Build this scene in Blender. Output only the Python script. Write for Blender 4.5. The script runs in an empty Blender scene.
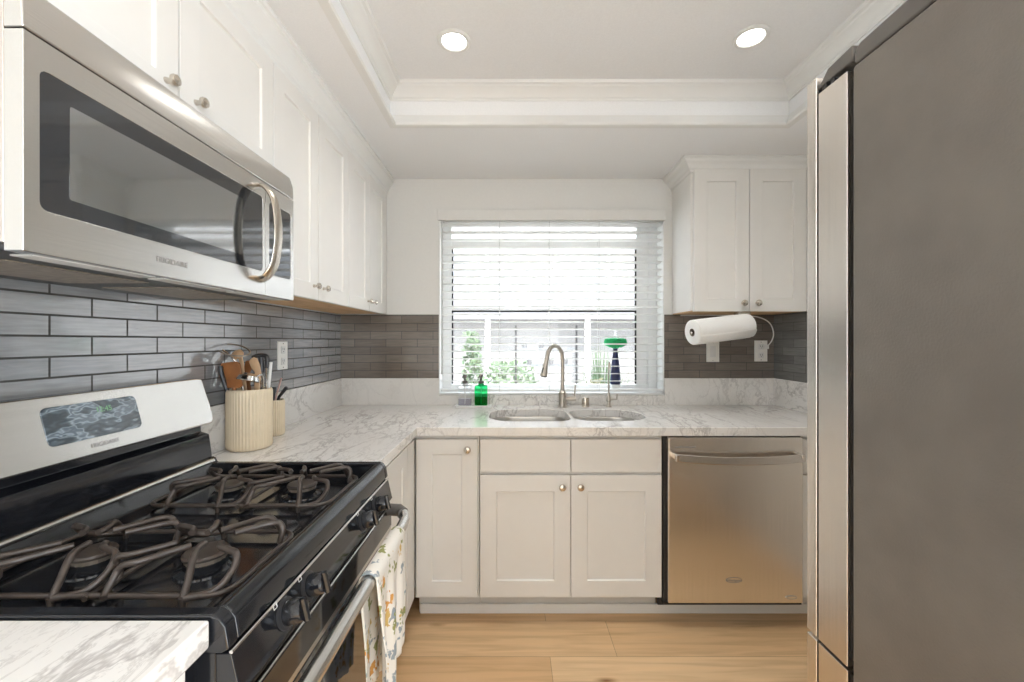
import bpy, bmesh, math, random
from mathutils import Vector, Matrix
random.seed(7)
S = bpy.context.scene
COL = S.collection
PI = math.pi
# ------------------------------------------------------------------ camera
cam_d = bpy.data.cameras.new('camera'); cam = bpy.data.objects.new('camera', cam_d); COL.objects.link(cam)
cam.location = (0, 0, 1.304); cam.rotation_euler = (PI/2, 0, 0)
cam_d.sensor_width = 36; cam_d.lens = 418/1024*36; cam_d.clip_start = 0.05; cam_d.clip_end = 200
S.camera = cam
# ------------------------------------------------------------------ world, sun, big lights, exposure
W = bpy.data.worlds.new('world'); S.world = W; W.use_nodes = True
bgn = W.node_tree.nodes['Background']; bgn.inputs[0].default_value = (0.84, 0.92, 1.0, 1); bgn.inputs[1].default_value = 4.2
sd = bpy.data.lights.new('sun', 'SUN'); sd.energy = 6; sd.angle = math.radians(3); sd.color = (1, .96, .9)
so = bpy.data.objects.new('sun', sd); COL.objects.link(so); so.rotation_euler = (math.radians(38), 0, math.radians(25))
ed = bpy.data.lights.new('side_fill', 'AREA'); ed.shape = 'RECTANGLE'; ed.size = 2.3; ed.size_y = 2.0; ed.energy = 27; ed.color = (0.89, 0.95, 1)
eo = bpy.data.objects.new('side_fill', ed); COL.objects.link(eo); eo.location = (1.60, -1.6, 1.15); eo.rotation_euler = (math.radians(90), 0, math.radians(90))  # added area light out of view, brightens the left side of the room
DOWN_W = 15.0
vs = S.view_settings
vs.view_transform = 'Standard'; vs.look = 'None'; vs.gamma = 1; vs.use_curve_mapping = False; vs.exposure = 0.80

# ------------------------------------------------------------------ materials
MAT = {}
def nt(name, rough=.5, metal=0, col=(.8,.8,.8), spec=None, coat=None):
    m = bpy.data.materials.new(name); m.use_nodes = True
    t = m.node_tree; b = t.nodes['Principled BSDF']
    b.inputs['Base Color'].default_value = (*col, 1); b.inputs['Roughness'].default_value = rough; b.inputs['Metallic'].default_value = metal
    if spec is not None: b.inputs['Specular IOR Level'].default_value = spec
    if coat: b.inputs['Coat Weight'].default_value = coat; b.inputs['Coat IOR'].default_value = 1.5 if coat < 1.5 else 2.2; b.inputs['Coat Roughness'].default_value = .05
    MAT[name] = m
    return m, t, b
def N(t, typ, **kw):
    n = t.nodes.new(typ)
    for k, v in kw.items():
        if k in n.inputs: n.inputs[k].default_value = v
        else: setattr(n, k, v)
    return n
def coords(t, scale=(1,1,1), rot=(0,0,0), loc=(0,0,0)):
    tc = N(t, 'ShaderNodeTexCoord'); mp = N(t, 'ShaderNodeMapping')
    mp.inputs['Scale'].default_value = scale; mp.inputs['Rotation'].default_value = rot; mp.inputs['Location'].default_value = loc
    t.links.new(tc.outputs['Object'], mp.inputs[0]); return mp.outputs[0]
def ramp(t, inp, stops):
    r = N(t, 'ShaderNodeValToRGB'); cr = r.color_ramp
    while len(cr.elements) < len(stops): cr.elements.new(.5)
    for e, (p, c) in zip(cr.elements, stops): e.position = p; e.color = (*c, 1) if len(c) == 3 else c
    t.links.new(inp, r.inputs[0]); return r.outputs[0]
def bump(t, b, h, strength=.2, dist=.002):
    n = N(t, 'ShaderNodeBump'); n.inputs['Strength'].default_value = strength; n.inputs['Distance'].default_value = dist
    t.links.new(h, n.inputs['Height']); t.links.new(n.outputs[0], b.inputs['Normal'])
def mix(t, f, a, c, mode='MIX'):
    n = N(t, 'ShaderNodeMix', data_type='RGBA', blend_type=mode)
    for s, v in ((n.inputs[0], f), (n.inputs[6], a), (n.inputs[7], c)):
        if isinstance(v, (int, float)): s.default_value = v
        elif isinstance(v, tuple): s.default_value = (*v, 1)
        else: t.links.new(v, s)
    return n.outputs[2]
def plain(name, col, rough=.5, metal=0, var=.04, scale=30, bmp=0, **kw):
    m, t, b = nt(name, rough, metal, col, **kw)
    n = N(t, 'ShaderNodeTexNoise', Scale=scale, Detail=3.0); t.links.new(coords(t), n.inputs['Vector'])
    lo = tuple(c*(1-var) for c in col); hi = tuple(min(1, c*(1+var)) for c in col)
    t.links.new(ramp(t, n.outputs[0], [(.3, lo), (.7, hi)]), b.inputs['Base Color'])
    if bmp: bump(t, b, n.outputs[0], bmp, .002)
    return m
def steel(name, col, rough, axis, streak=.05):
    m, t, b = nt(name, rough, 1, col)
    sc = {'X': (3, 500, 500), 'Y': (500, 3, 500), 'Z': (500, 500, 3)}[axis]
    n = N(t, 'ShaderNodeTexNoise', Scale=1.0, Detail=2.0); t.links.new(coords(t, sc), n.inputs['Vector'])
    t.links.new(ramp(t, n.outputs[0], [(.3, tuple(c*(1-streak) for c in col)), (.7, tuple(min(1, c*(1+streak)) for c in col))]), b.inputs['Base Color'])
    bump(t, b, n.outputs[0], .06, .001)
    return m
plain('wall_paint', (.78,.775,.75), .6, var=.01, scale=60, bmp=.05)
plain('ceiling_paint', (.89,.89,.89), .85, var=.02, scale=160, bmp=.35)
plain('cabinet_paint', (.80,.782,.745), .38, var=.01, scale=12)
plain('trim_paint', (.82,.815,.79), .4, var=.01, scale=12)
plain('toe_paint', (.66,.64,.61), .5, var=.02)
m, t, b = nt('blind_white', .4, 0, (.90,.90,.885))
tl = N(t, 'ShaderNodeBsdfTranslucent'); tl.inputs[0].default_value = (.9,.9,.885,1); ms = N(t, 'ShaderNodeMixShader'); ms.inputs[0].default_value = .4
t.links.new(b.outputs[0], ms.inputs[1]); t.links.new(tl.outputs[0], ms.inputs[2]); t.links.new(ms.outputs[0], t.nodes['Material Output'].inputs[0])
plain('vinyl_white', (.85,.85,.84), .35, var=.01)
plain('plastic_white', (.84,.83,.79), .35, var=.01)
plain('black_gloss', (.010,.011,.014), .10, var=.1, coat=.15)
plain('black_plastic', (.02,.02,.022), .4, var=.1)
plain('black_rubber', (.015,.015,.015), .7, var=.1)
plain('dark_glass', (.018,.02,.024), .05, var=.05, coat=.8)
plain('screen_glass', (.045,.05,.052), .12, var=.05, coat=2.0)
plain('cast_iron', (.06,.046,.038), .33, var=.25, scale=40, bmp=.1, spec=.5)
plain('burner_metal', (.32,.27,.22), .45, .6, var=.2, scale=60)
plain('nickel', (.62,.57,.50), .25, 1, var=.03)
plain('chrome', (.75,.75,.75), .1, 1, var=.02)
plain('faucet_metal', (.52,.48,.43), .28, 1, var=.03)
plain('hinge_plastic', (.12,.11,.10), .3, var=.05)
plain('cord_white', (.8,.8,.78), .5, var=.02)
plain('cord_grey', (.55,.55,.54), .6, var=.02)
plain('sponge_green', (.01,.32,.10), .8, var=.3, scale=200, bmp=.5)
plain('navy_plastic', (.012,.018,.07), .35, var=.05)
plain('stone_tray', (.78,.77,.75), .4, var=.05)
plain('wood_brown', (.30,.115,.035), .5, var=.25, scale=20)
plain('wood_pale', (.55,.36,.21), .5, var=.12, scale=25)
plain('pink_plastic', (.6,.38,.34), .5)
plain('paper', (.88,.875,.85), .95, var=.015, scale=150, bmp=.3)
plain('card', (.32,.27,.22), .9)
plain('pot_clay', (.5,.25,.15), .8)
plain('stucco_out', (.21,.205,.20), .9, var=.03, scale=4)
plain('stucco_grey', (.17,.18,.19), .9, var=.03, scale=4)
plain('roof_out', (.17,.17,.175), .9, var=.1, scale=6)
plain('paving', (.50,.48,.46), .9, var=.08, scale=3)
plain('foliage', (.075,.12,.06), .7, var=.4, scale=9)
plain('foliage_yellow', (.17,.16,.09), .7, var=.3, scale=9)
plain('bark', (.2,.14,.1), .9, var=.2)
plain('logo_grey', (.25,.24,.23), .4)
plain('mark_white', (.75,.75,.73), .5)
steel('steel_x', (.63,.59,.545), .27, 'X')      # brushed horizontally on faces that run along X
steel('steel_y', (.66,.645,.62), .25, 'Y')
steel('steel_z', (.80,.76,.71), .27, 'Z')
steel('steel_sink', (.55,.53,.50), .3, 'X')
# crock ceramic
plain('crock_ceramic', (.72,.60,.43), .5, var=.03)
# display: rippled glossy film, its wavy reflections painted into the base colour
m, t, b = nt('display_film', .06, 0, (.10,.13,.15), coat=1.0)
n = N(t, 'ShaderNodeTexWave', Scale=9.0, Distortion=9.0, Detail=2.0); n.inputs['Detail Scale'].default_value = 1.2
t.links.new(coords(t, (1,1.6,4)), n.inputs['Vector'])
t.links.new(ramp(t, n.outputs[1], [(0, (.035,.05,.062)), (.6, (.09,.12,.14)), (.85,(.30,.36,.40)), (1, (.10,.13,.16))]), b.inputs['Base Color'])
bump(t, b, n.outputs[1], .6, .004)
# digits
m, t, b = nt('digit_green', .5, 0, (.1,.25,.12)); b.inputs['Emission Color'].default_value = (.35,.75,.35,1); b.inputs['Emission Strength'].default_value = .12
# lamp lens
m, t, b = nt('lamp_lens', .5, 0, (1,1,1)); b.inputs['Emission Color'].default_value = (1,.96,.88,1); b.inputs['Emission Strength'].default_value = 6
# window glass
m = bpy.data.materials.new('window_glass'); m.use_nodes = True; t = m.node_tree; MAT['window_glass'] = m
for n_ in list(t.nodes): t.nodes.remove(n_)
o = N(t, 'ShaderNodeOutputMaterial'); tr = N(t, 'ShaderNodeBsdfTransparent'); gl = N(t, 'ShaderNodeBsdfGlossy', Roughness=.02); mx = N(t, 'ShaderNodeMixShader'); mx.inputs[0].default_value = .05
t.links.new(tr.outputs[0], mx.inputs[1]); t.links.new(gl.outputs[0], mx.inputs[2]); t.links.new(mx.outputs[0], o.inputs[0])
# bottles
def glassy(name, col, rough=.05, trans=1.0):
    m, t, b = nt(name, rough, 0, col); b.inputs['Transmission Weight'].default_value = trans; b.inputs['IOR'].default_value = 1.25
    return m
glassy('clear_plastic', (.95,.96,.98)); glassy('green_glass', (.02,.75,.22)); glassy('green_liquid', (.01,.40,.10)); glassy('lilac_liquid', (.72,.70,.82)); 
# marble / quartz worktop
m, t, b = nt('marble', .16, 0, (.78,.75,.71))
v = coords(t, (2.6, .8, 1.6), (0, 0, math.radians(-12)))
n1 = N(t, 'ShaderNodeTexNoise', Scale=3.2, Detail=6.0, Roughness=.6, Distortion=.45); t.links.new(v, n1.inputs['Vector'])
v2 = coords(t, (3.0, 1.0, 2), (0, 0, math.radians(10)), (3, 1, 2))
n2 = N(t, 'ShaderNodeTexNoise', Scale=7.0, Detail=8.0, Roughness=.65, Distortion=.7); t.links.new(v2, n2.inputs['Vector'])
n3 = N(t, 'ShaderNodeTexNoise', Scale=2.0, Detail=4.0); t.links.new(coords(t, loc=(5,5,5)), n3.inputs['Vector'])
vein1 = ramp(t, n1.outputs[0], [(.478,(0,0,0)), (.497,(.58,.58,.58)), (.503,(.58,.58,.58)), (.53,(0,0,0))])
vein2 = ramp(t, n2.outputs[0], [(.475,(0,0,0)), (.50,(.42,.42,.42)), (.525,(0,0,0))])
mask = ramp(t, n3.outputs[0], [(.38,(.15,.15,.15)), (.6,(1,1,1))])
cloud = ramp(t, n3.outputs[0], [(.3,(.76,.735,.70)), (.7,(.85,.83,.80))])
c1 = mix(t, mix(t, 1.0, vein1, mask, 'MULTIPLY'), cloud, (.34,.31,.295))
c2 = mix(t, mix(t, 1.0, vein2, mask, 'MULTIPLY'), c1, (.42,.39,.365))
t.links.new(c2, b.inputs['Base Color'])
# glass subway tiles (u,v from a wall plane)
def tiles(name, uaxis, u0, c_a, c_b, rough, gloss=False):
    m, t, b = nt(name, rough, 0, c_a, coat=2 if gloss else .6); b.inputs['Coat Roughness'].default_value = .10
    tc = N(t, 'ShaderNodeTexCoord'); sp = N(t, 'ShaderNodeSeparateXYZ'); cb = N(t, 'ShaderNodeCombineXYZ')
    t.links.new(tc.outputs['Object'], sp.inputs[0])
    su = N(t, 'ShaderNodeMath', operation='SUBTRACT'); su.inputs[1].default_value = u0
    sz = N(t, 'ShaderNodeMath', operation='SUBTRACT'); sz.inputs[1].default_value = 1.077
    t.links.new(sp.outputs[uaxis], su.inputs[0]); t.links.new(sp.outputs[2], sz.inputs[0])
    t.links.new(su.outputs[0], cb.inputs[0]); t.links.new(sz.outputs[0], cb.inputs[1])
    br = N(t, 'ShaderNodeTexBrick'); br.offset = .5; br.offset_frequency = 2
    for k, v_ in (('Scale', 1), ('Mortar Size', .0026 if gloss else .0015), ('Mortar Smooth', .1), ('Bias', 0), ('Brick Width', .192), ('Row Height', .0477)): br.inputs[k].default_value = v_
    br.inputs['Color1'].default_value = (*c_a, 1); br.inputs['Color2'].default_value = (*c_b, 1); br.inputs['Mortar'].default_value = (.05,.048,.045, 1)
    t.links.new(cb.outputs[0], br.inputs['Vector'])
    nz = N(t, 'ShaderNodeTexNoise', Scale=1.0, Detail=4.0); mp = N(t, 'ShaderNodeMapping'); mp.inputs['Scale'].default_value = (10, 130, 1)
    t.links.new(cb.outputs[0], mp.inputs[0]); t.links.new(mp.outputs[0], nz.inputs['Vector'])
    st = ramp(t, nz.outputs[0], [(.3, (.86,.86,.86)), (.7, (1.1,1.1,1.1))])
    t.links.new(mix(t, 1.0, br.outputs['Color'], st, 'MULTIPLY'), b.inputs['Base Color'])
    rr = N(t, 'ShaderNodeMapRange'); rr.inputs['To Min'].default_value = rough; rr.inputs['To Max'].default_value = .8
    t.links.new(br.outputs['Fac'], rr.inputs[0]); t.links.new(rr.outputs[0], b.inputs['Roughness'])
    cw = N(t, 'ShaderNodeMapRange'); cw.inputs['To Min'].default_value = 1 if gloss else .6; cw.inputs['To Max'].default_value = 0
    t.links.new(br.outputs['Fac'], cw.inputs[0]); t.links.new(cw.outputs[0], b.inputs['Coat Weight'])
    inv = N(t, 'ShaderNodeMath', operation='SUBTRACT'); inv.inputs[0].default_value = 1.0; t.links.new(br.outputs['Fac'], inv.inputs[1])
    mul = N(t, 'ShaderNodeMath', operation='MULTIPLY_ADD'); mul.inputs[1].default_value = .25; t.links.new(nz.outputs[0], mul.inputs[0]); t.links.new(inv.outputs[0], mul.inputs[2])
    bump(t, b, mul.outputs[0], .25, .002)
tiles('tile_left', 1, .948, (.23,.24,.25), (.28,.285,.29), .14, True)  # lighter, bluer base colour stands in for the window's reflection
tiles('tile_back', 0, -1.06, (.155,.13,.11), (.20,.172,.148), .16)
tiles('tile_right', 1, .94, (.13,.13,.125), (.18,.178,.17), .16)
# oak floor
m, t, b = nt('oak_floor', .32, 0, (.6,.4,.2))
tc = N(t, 'ShaderNodeTexCoord'); mp = N(t, 'ShaderNodeMapping'); mp.inputs['Location'].default_value = (-.157+1.5*4, -1.727+.219*20, 0)
t.links.new(tc.outputs['Object'], mp.inputs[0])
br = N(t, 'ShaderNodeTexBrick'); br.offset = .815; br.offset_frequency = 2
for k, v_ in (('Scale', 1), ('Mortar Size', .0009), ('Mortar Smooth', .1), ('Bias', 0), ('Brick Width', 1.5), ('Row Height', .219)): br.inputs[k].default_value = v_
br.inputs['Color1'].default_value = (.70,.45,.235,1); br.inputs['Color2'].default_value = (.83,.59,.345,1); br.inputs['Mortar'].default_value = (.33,.2,.11,1)
t.links.new(mp.outputs[0], br.inputs['Vector'])
g = N(t, 'ShaderNodeTexNoise', Scale=1.0, Detail=6.0, Distortion=.6); t.links.new(coords(t, (2.2, 34, 1)), g.inputs['Vector'])
gr = ramp(t, g.outputs[0], [(.3, (.80,.76,.70)), (.55, (1,1,1)), (.8, (1.08,1.06,1.02))])
vo = N(t, 'ShaderNodeTexVoronoi', Scale=1.0); t.links.new(coords(t, (2.1, 6.5, 1), loc=(.35,.6,0)), vo.inputs['Vector'])
kn = ramp(t, vo.outputs['Distance'], [(.02, (.33,.22,.14)), (.085, (.85,.8,.75)), (.12, (1,1,1))])
t.links.new(mix(t, 1.0, mix(t, 1.0, br.outputs['Color'], gr, 'MULTIPLY'), kn, 'MULTIPLY'), b.inputs['Base Color'])
# natural ply under the wall cabinets
m, t, b = nt('ply_wood', .5, 0, (.6,.38,.2))
g = N(t, 'ShaderNodeTexNoise', Scale=1.0, Detail=4.0, Distortion=.6); t.links.new(coords(t, (22, 3, 10)), g.inputs['Vector'])
t.links.new(ramp(t, g.outputs[0], [(.3, (.55,.33,.15)), (.7, (.72,.48,.26))]), b.inputs['Base Color'])
# refrigerator pebbled side
m, t, b = nt('fridge_side', .38, .45, (.22,.2,.18))
g = N(t, 'ShaderNodeTexNoise', Scale=240.0, Detail=2.0); t.links.new(coords(t), g.inputs['Vector'])
g2 = N(t, 'ShaderNodeTexNoise', Scale=9.0, Detail=3.0); t.links.new(coords(t), g2.inputs['Vector'])
t.links.new(ramp(t, g2.outputs[0], [(.3, (.20,.18,.16)), (.7, (.235,.213,.19))]), b.inputs['Base Color'])
bump(t, b, g.outputs[0], .35, .0015)
# towel: cream with lemons and leaves
m, t, b = nt('towel_print', .9, 0, (.8,.77,.7))
vo = N(t, 'ShaderNodeTexVoronoi', Scale=1.0); vo.inputs['Randomness'].default_value = .9
cv = coords(t, (26, 26, 20)); dn_ = N(t, 'ShaderNodeTexNoise', Scale=2.2, Detail=2.0); t.links.new(cv, dn_.inputs['Vector'])
vm = N(t, 'ShaderNodeVectorMath', operation='MULTIPLY_ADD'); vm.inputs[1].default_value = (1.6,1.6,1.6); t.links.new(dn_.outputs['Color'], vm.inputs[0]); t.links.new(cv, vm.inputs[2]); t.links.new(vm.outputs[0], vo.inputs['Vector'])
vc = N(t, 'ShaderNodeSeparateColor'); t.links.new(vo.outputs['Color'], vc.inputs[0])
pc = ramp(t, vc.outputs[0], [(0, (.30,.31,.12)), (.33, (.30,.34,.36)), (.6, (.62,.42,.14)), (.85, (.62,.30,.07))])
for nd in t.nodes:
    if nd.type == 'VALTORGB': nd.color_ramp.interpolation = 'CONSTANT'
nz = N(t, 'ShaderNodeTexNoise', Scale=40.0, Detail=2.0); t.links.new(coords(t), nz.inputs['Vector'])
ad_ = N(t, 'ShaderNodeMath', operation='MULTIPLY_ADD'); ad_.inputs[1].default_value = .35; t.links.new(nz.outputs[0], ad_.inputs[0]); t.links.new(vo.outputs['Distance'], ad_.inputs[2])
mk = ramp(t, ad_.outputs[0], [(.50, (1,1,1)), (.56, (0,0,0))])
t.links.new(mix(t, mk, (.80,.76,.69), pc), b.inputs['Base Color'])

# ------------------------------------------------------------------ mesh helpers
ROOT = {}
class MB:
    def __init__(s): s.bm = bmesh.new()
    def box(s, x0, x1, y0, y1, z0, z1):
        vs_ = [s.bm.verts.new(p) for p in ((x0,y0,z0),(x1,y0,z0),(x1,y1,z0),(x0,y1,z0),(x0,y0,z1),(x1,y0,z1),(x1,y1,z1),(x0,y1,z1))]
        for f in ((0,3,2,1),(4,5,6,7),(0,1,5,4),(1,2,6,5),(2,3,7,6),(3,0,4,7)): s.bm.faces.new([vs_[i] for i in f])
        return s
    def prism(s, pts, off):
        a = [s.bm.verts.new(p) for p in pts]; c = [s.bm.verts.new(Vector(p)+Vector(off)) for p in pts]; n = len(a)
        s.bm.faces.new(a[::-1]); s.bm.faces.new(c)
        for i in range(n): s.bm.faces.new((a[i], a[(i+1)%n], c[(i+1)%n], c[i]))
        return s
    def rings(s, rings, cap=True, closed=False):
        R_ = [[s.bm.verts.new(p) for p in r] for r in rings]; n = len(R_[0])
        for k in range(len(R_)-(0 if closed else 1)):
            a, c = R_[k], R_[(k+1)%len(R_)]
            for i in range(n): s.bm.faces.new((a[i], a[(i+1)%n], c[(i+1)%n], c[i]))
        if cap and not closed: s.bm.faces.new(R_[0][::-1]); s.bm.faces.new(R_[-1])
        return s
    def tube(s, pts, r, n=10, closed=False, flat=1.0, up=None):
        P = [Vector(p) for p in pts]; L = len(P); rs = r if isinstance(r, (list, tuple)) else [r]*L
        T = []
        for i in range(L):
            if closed: d = P[(i+1)%L]-P[i-1]
            else: d = P[min(i+1, L-1)]-P[max(i-1, 0)]
            T.append(d.normalized())
        u = Vector(up) if up else (Vector((0,0,1)) if abs(T[0].z) < .9 else Vector((1,0,0)))
        out = []
        for i in range(L):
            if up: u = Vector(up)
            u = (u - T[i]*u.dot(T[i])).normalized(); w = T[i].cross(u)
            out.append([P[i] + (u*math.cos(2*PI*k/n)*flat + w*math.sin(2*PI*k/n))*rs[i] for k in range(n)])
        return s.rings(out, closed=closed)
    def lathe(s, prof, c, axis=(0,0,1), n=32, wob=0, nw=0):
        A = Vector(axis).normalized(); U = A.orthogonal().normalized(); V_ = A.cross(U); c = Vector(c)
        out = []
        for r, h in prof:
            r = max(r, 1e-5)
            out.append([c + A*h + (U*math.cos(2*PI*k/n)+V_*math.sin(2*PI*k/n))*(r*(1+(wob*math.cos(2*PI*k*nw/n) if wob else 0))) for k in range(n)])
        return s.rings(out)
    def ball(s, c, r, seg=16, sc=(1,1,1)):
        mt = Matrix.Translation(c) @ Matrix.Diagonal((*sc, 1)); bmesh.ops.create_uvsphere(s.bm, u_segments=seg, v_segments=max(6, seg//2), radius=r, matrix=mt); return s
    def build(s, name, mat, parent=None, bevel=0, smooth=True, seg=2, ang=32, sub=0):
        bmesh.ops.recalc_face_normals(s.bm, faces=s.bm.faces)
        off = ROOT.get(parent.name, Vector((0,0,0))) if parent else Vector((0,0,0))
        if parent: bmesh.ops.translate(s.bm, verts=s.bm.verts, vec=-off)
        me = bpy.data.meshes.new(name)
        for f in s.bm.faces: f.smooth = smooth
        s.bm.to_mesh(me); s.bm.free()
        if smooth: me.set_sharp_from_angle(angle=math.radians(ang))
        me.materials.append(MAT[mat]) 
        o = bpy.data.objects.new(name, me); COL.objects.link(o)
        if parent: o.parent = parent; ROOT[o.name] = off
        if bevel:
            bv = o.modifiers.new('bevel', 'BEVEL'); bv.width = bevel; bv.segments = seg; bv.limit_method = 'ANGLE'; bv.angle_limit = math.radians(40); bv.harden_normals = True
        if sub:
            sb = o.modifiers.new('sub', 'SUBSURF'); sb.levels = sub; sb.render_levels = sub
        return o
def tag(o, label, cat, group=None, kind=None):
    o['label'] = label; o['category'] = cat
    if group: o['group'] = group
    if kind: o['kind'] = kind
    return o
def thing(name, label, cat, loc, group=None):
    o = bpy.data.objects.new(name, None); COL.objects.link(o); o.location = loc; o.empty_display_size = .05
    ROOT[o.name] = Vector(loc); return tag(o, label, cat, group)
def struct(o): o['kind'] = 'structure'; return o
def solo(mb, name, mat, label, cat, group=None, **kw): return tag(mb.build(name, mat, **kw), label, cat, group)
def smoothpath(P, k=6, closed=False):
    P = [Vector(p) for p in P]; out = []; L = len(P)
    rng = range(L if closed else L-1)
    for i in rng:
        g = (lambda j: P[j % L]) if closed else (lambda j: P[min(max(j, 0), L-1)])
        a, b_, c, d = g(i-1), g(i), g(i+1), g(i+2)
        for q in range(k):
            t_ = q/k
            out.append(.5*((2*b_)+(c-a)*t_+(2*a-5*b_+4*c-d)*t_*t_+(3*b_-a-3*c+d)*t_**3))
    if not closed: out.append(P[-1])
    return out
def rrect(x0, x1, y0, y1, r, n=6):
    out = []
    for cx, cy, a0 in ((x1-r, y1-r, 0), (x0+r, y1-r, 90), (x0+r, y0+r, 180), (x1-r, y0+r, 270)):
        for k in range(n+1):
            a = math.radians(a0+90*k/n); out.append((cx+r*math.cos(a), cy+r*math.sin(a)))
    return out
def text(body, size, mat, parent, name, o, U, V_, extr=.0003, bold=False):
    cu = bpy.data.curves.new('t', 'FONT'); cu.body = body; cu.size = size; cu.extrude = extr; cu.align_x = 'CENTER'; cu.align_y = 'CENTER'
    if bold: cu.offset = size*.012
    to = bpy.data.objects.new('t', cu); COL.objects.link(to)
    dg = bpy.context.evaluated_depsgraph_get(); dg.update(); me = bpy.data.meshes.new_from_object(to.evaluated_get(dg))
    bpy.data.objects.remove(to)
    U = Vector(U).normalized(); V_ = Vector(V_).normalized(); Nn = U.cross(V_); off = ROOT.get(parent.name, Vector((0,0,0)))
    for v in me.vertices: v.co = Vector(o)-off + U*v.co.x + V_*v.co.y + Nn*v.co.z
    me.materials.clear(); me.materials.append(MAT[mat]); me.name = name
    ob = bpy.data.objects.new(name, me); COL.objects.link(ob); ob.parent = parent; ROOT[ob.name] = off
    return ob
def shaker(o, U, Nn, w, h, t=.02, rail=.072, depth=.007):
    """door slab: o = lower corner on the carcass plane, U along width, Nn outward"""
    o = Vector(o); U = Vector(U); Nn = Vector(Nn); Z = Vector((0,0,1)); mb = MB(); bm = mb.bm
    def q(u, z, n): return bm.verts.new(o+U*u+Z*z+Nn*n)
    B = [q(0,0,0), q(w,0,0), q(w,h,0), q(0,h,0)]; F = [q(0,0,t), q(w,0,t), q(w,h,t), q(0,h,t)]
    if rail:
        r = rail; e = .003
        I = [q(r,r,t), q(w-r,r,t), q(w-r,h-r,t), q(r,h-r,t)]; r2 = r+e
        J = [q(r2,r2,t-depth), q(w-r2,r2,t-depth), q(w-r2,h-r2,t-depth), q(r2,h-r2,t-depth)]
    bm.faces.new(B[::-1])
    for i in range(4):
        j = (i+1) % 4; bm.faces.new((B[i], B[j], F[j], F[i]))
        if rail: bm.faces.new((F[i], F[j], I[j], I[i])); bm.faces.new((I[i], I[j], J[j], J[i]))
    bm.faces.new(J if rail else F)
    return mb
def knob(parent, c, Nn, r=.016):
    return MB().lathe([(r*.55,0),(r*.5,.003),(r*.38,.008),(r*.42,.013),(r*.95,.017),(r,.021),(r*.85,.026),(r*.4,.029),(0,.0295)], c, Nn, 24).build('knob', 'nickel', parent)
def sweep(path, prof, mat, name, closed=False, inward=1):
    """path: xy points; prof: (offset, z). offset goes to the left of travel * inward"""
    P = [Vector((p[0], p[1])) for p in path]; L = len(P); mb = MB(); rings = []
    for i in range(L):
        d0 = (P[i]-P[i-1]).normalized() if (closed or i > 0) else None
        d1 = (P[(i+1) % L]-P[i]).normalized() if (closed or i < L-1) else None
        if d0 is None: d0 = d1
        if d1 is None: d1 = d0
        n0 = Vector((-d0.y, d0.x)); n1 = Vector((-d1.y, d1.x)); m_ = (n0+n1).normalized(); m_ = m_/max(.3, m_.dot(n0))
        rings.append([Vector((P[i].x+m_.x*o*inward, P[i].y+m_.y*o*inward, z)) for o, z in prof])
    mb.rings(rings, closed=closed)
    return struct(mb.build(name, mat, ang=20))

# ------------------------------------------------------------------ dimensions
XL, XR, YB, YF = -1.055, 1.61, 2.566, -3.1
ZS, ZT = 2.30, 2.49            # soffit, tray
HC = .914
TX0, TX1, TY1, TY0 = -.569, 1.295, 1.955, -2.2
WX0, WX1, WZ0, WZ1 = -.445, .93, .975, 2.085
# ------------------------------------------------------------------ shell
struct(MB().box(XL-.15, XR+.15, YF-.15, YB+.16, -.08, 0).build('floor', 'oak_floor', smooth=False))
struct(MB().box(XL-.15, XL, YF-.15, YB+.16, 0, 2.7).build('wall_left', 'wall_paint', smooth=False))
struct(MB().box(XR, XR+.15, YF-.15, -2.8, 0, 2.7).box(XR, XR+.15, -.4, YB+.16, 0, 2.7).box(XR, XR+.15, -2.8, -.4, 2.15, 2.7).build('wall_right', 'wall_paint', smooth=False))  # unseen opening beside the camera, added to let side light in
w = MB(); w.box(XL, WX0, YB, YB+.16, 0, 2.7).box(WX1, XR, YB, YB+.16, 0, 2.7).box(WX0, WX1, YB, YB+.16, 0, WZ0).box(WX0, WX1, YB, YB+.16, WZ1, 2.7)
struct(w.build('wall_back', 'wall_paint', smooth=False))
w = MB(); w.box(XL, XR, YF-.15, YF, 0, 2.7)
struct(w.build('wall_front', 'wall_paint', smooth=False))
c = MB(); c.box(XL, TX0, YF, YB, ZS, 2.7).box(TX1, XR, YF, YB, ZS, 2.7).box(TX0, TX1, TY1, YB, ZS, 2.7).box(TX0, TX1, YF, TY0, ZS, 2.7).box(TX0, TX1, TY0, TY1, ZT, 2.7)
struct(c.build('ceiling', 'ceiling_paint', smooth=False))
# tray mouldings
ring = [(TX0, TY0), (TX1, TY0), (TX1, TY1), (TX0, TY1)]
sweep(ring, [(0,2.425),(.006,2.425),(.008,2.432),(.014,2.436),(.018,2.444),(.030,2.458),(.046,2.468),(.050,2.474),(.060,2.478),(.064,2.4895),(0,2.4895)], 'trim_paint', 'trim_1', True)
sweep(ring, [(0,2.299),(.030,2.299),(.034,2.304),(.034,2.309),(.026,2.313),(.022,2.322),(.014,2.334),(.010,2.346),(.004,2.352),(.003,2.360),(0,2.360)], 'trim_paint', 'trim_2', True)

# ------------------------------------------------------------------ tiles (wall finish)
T = .006
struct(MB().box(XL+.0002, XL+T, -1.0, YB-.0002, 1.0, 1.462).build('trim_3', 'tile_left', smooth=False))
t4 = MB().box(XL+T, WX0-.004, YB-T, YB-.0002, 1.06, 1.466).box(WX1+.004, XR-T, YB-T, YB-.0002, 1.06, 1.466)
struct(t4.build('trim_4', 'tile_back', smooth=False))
struct(MB().box(XR-T, XR-.0002, 1.9, YB-.0002, 1.06, 1.466).build('trim_5', 'tile_right', smooth=False))

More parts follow.
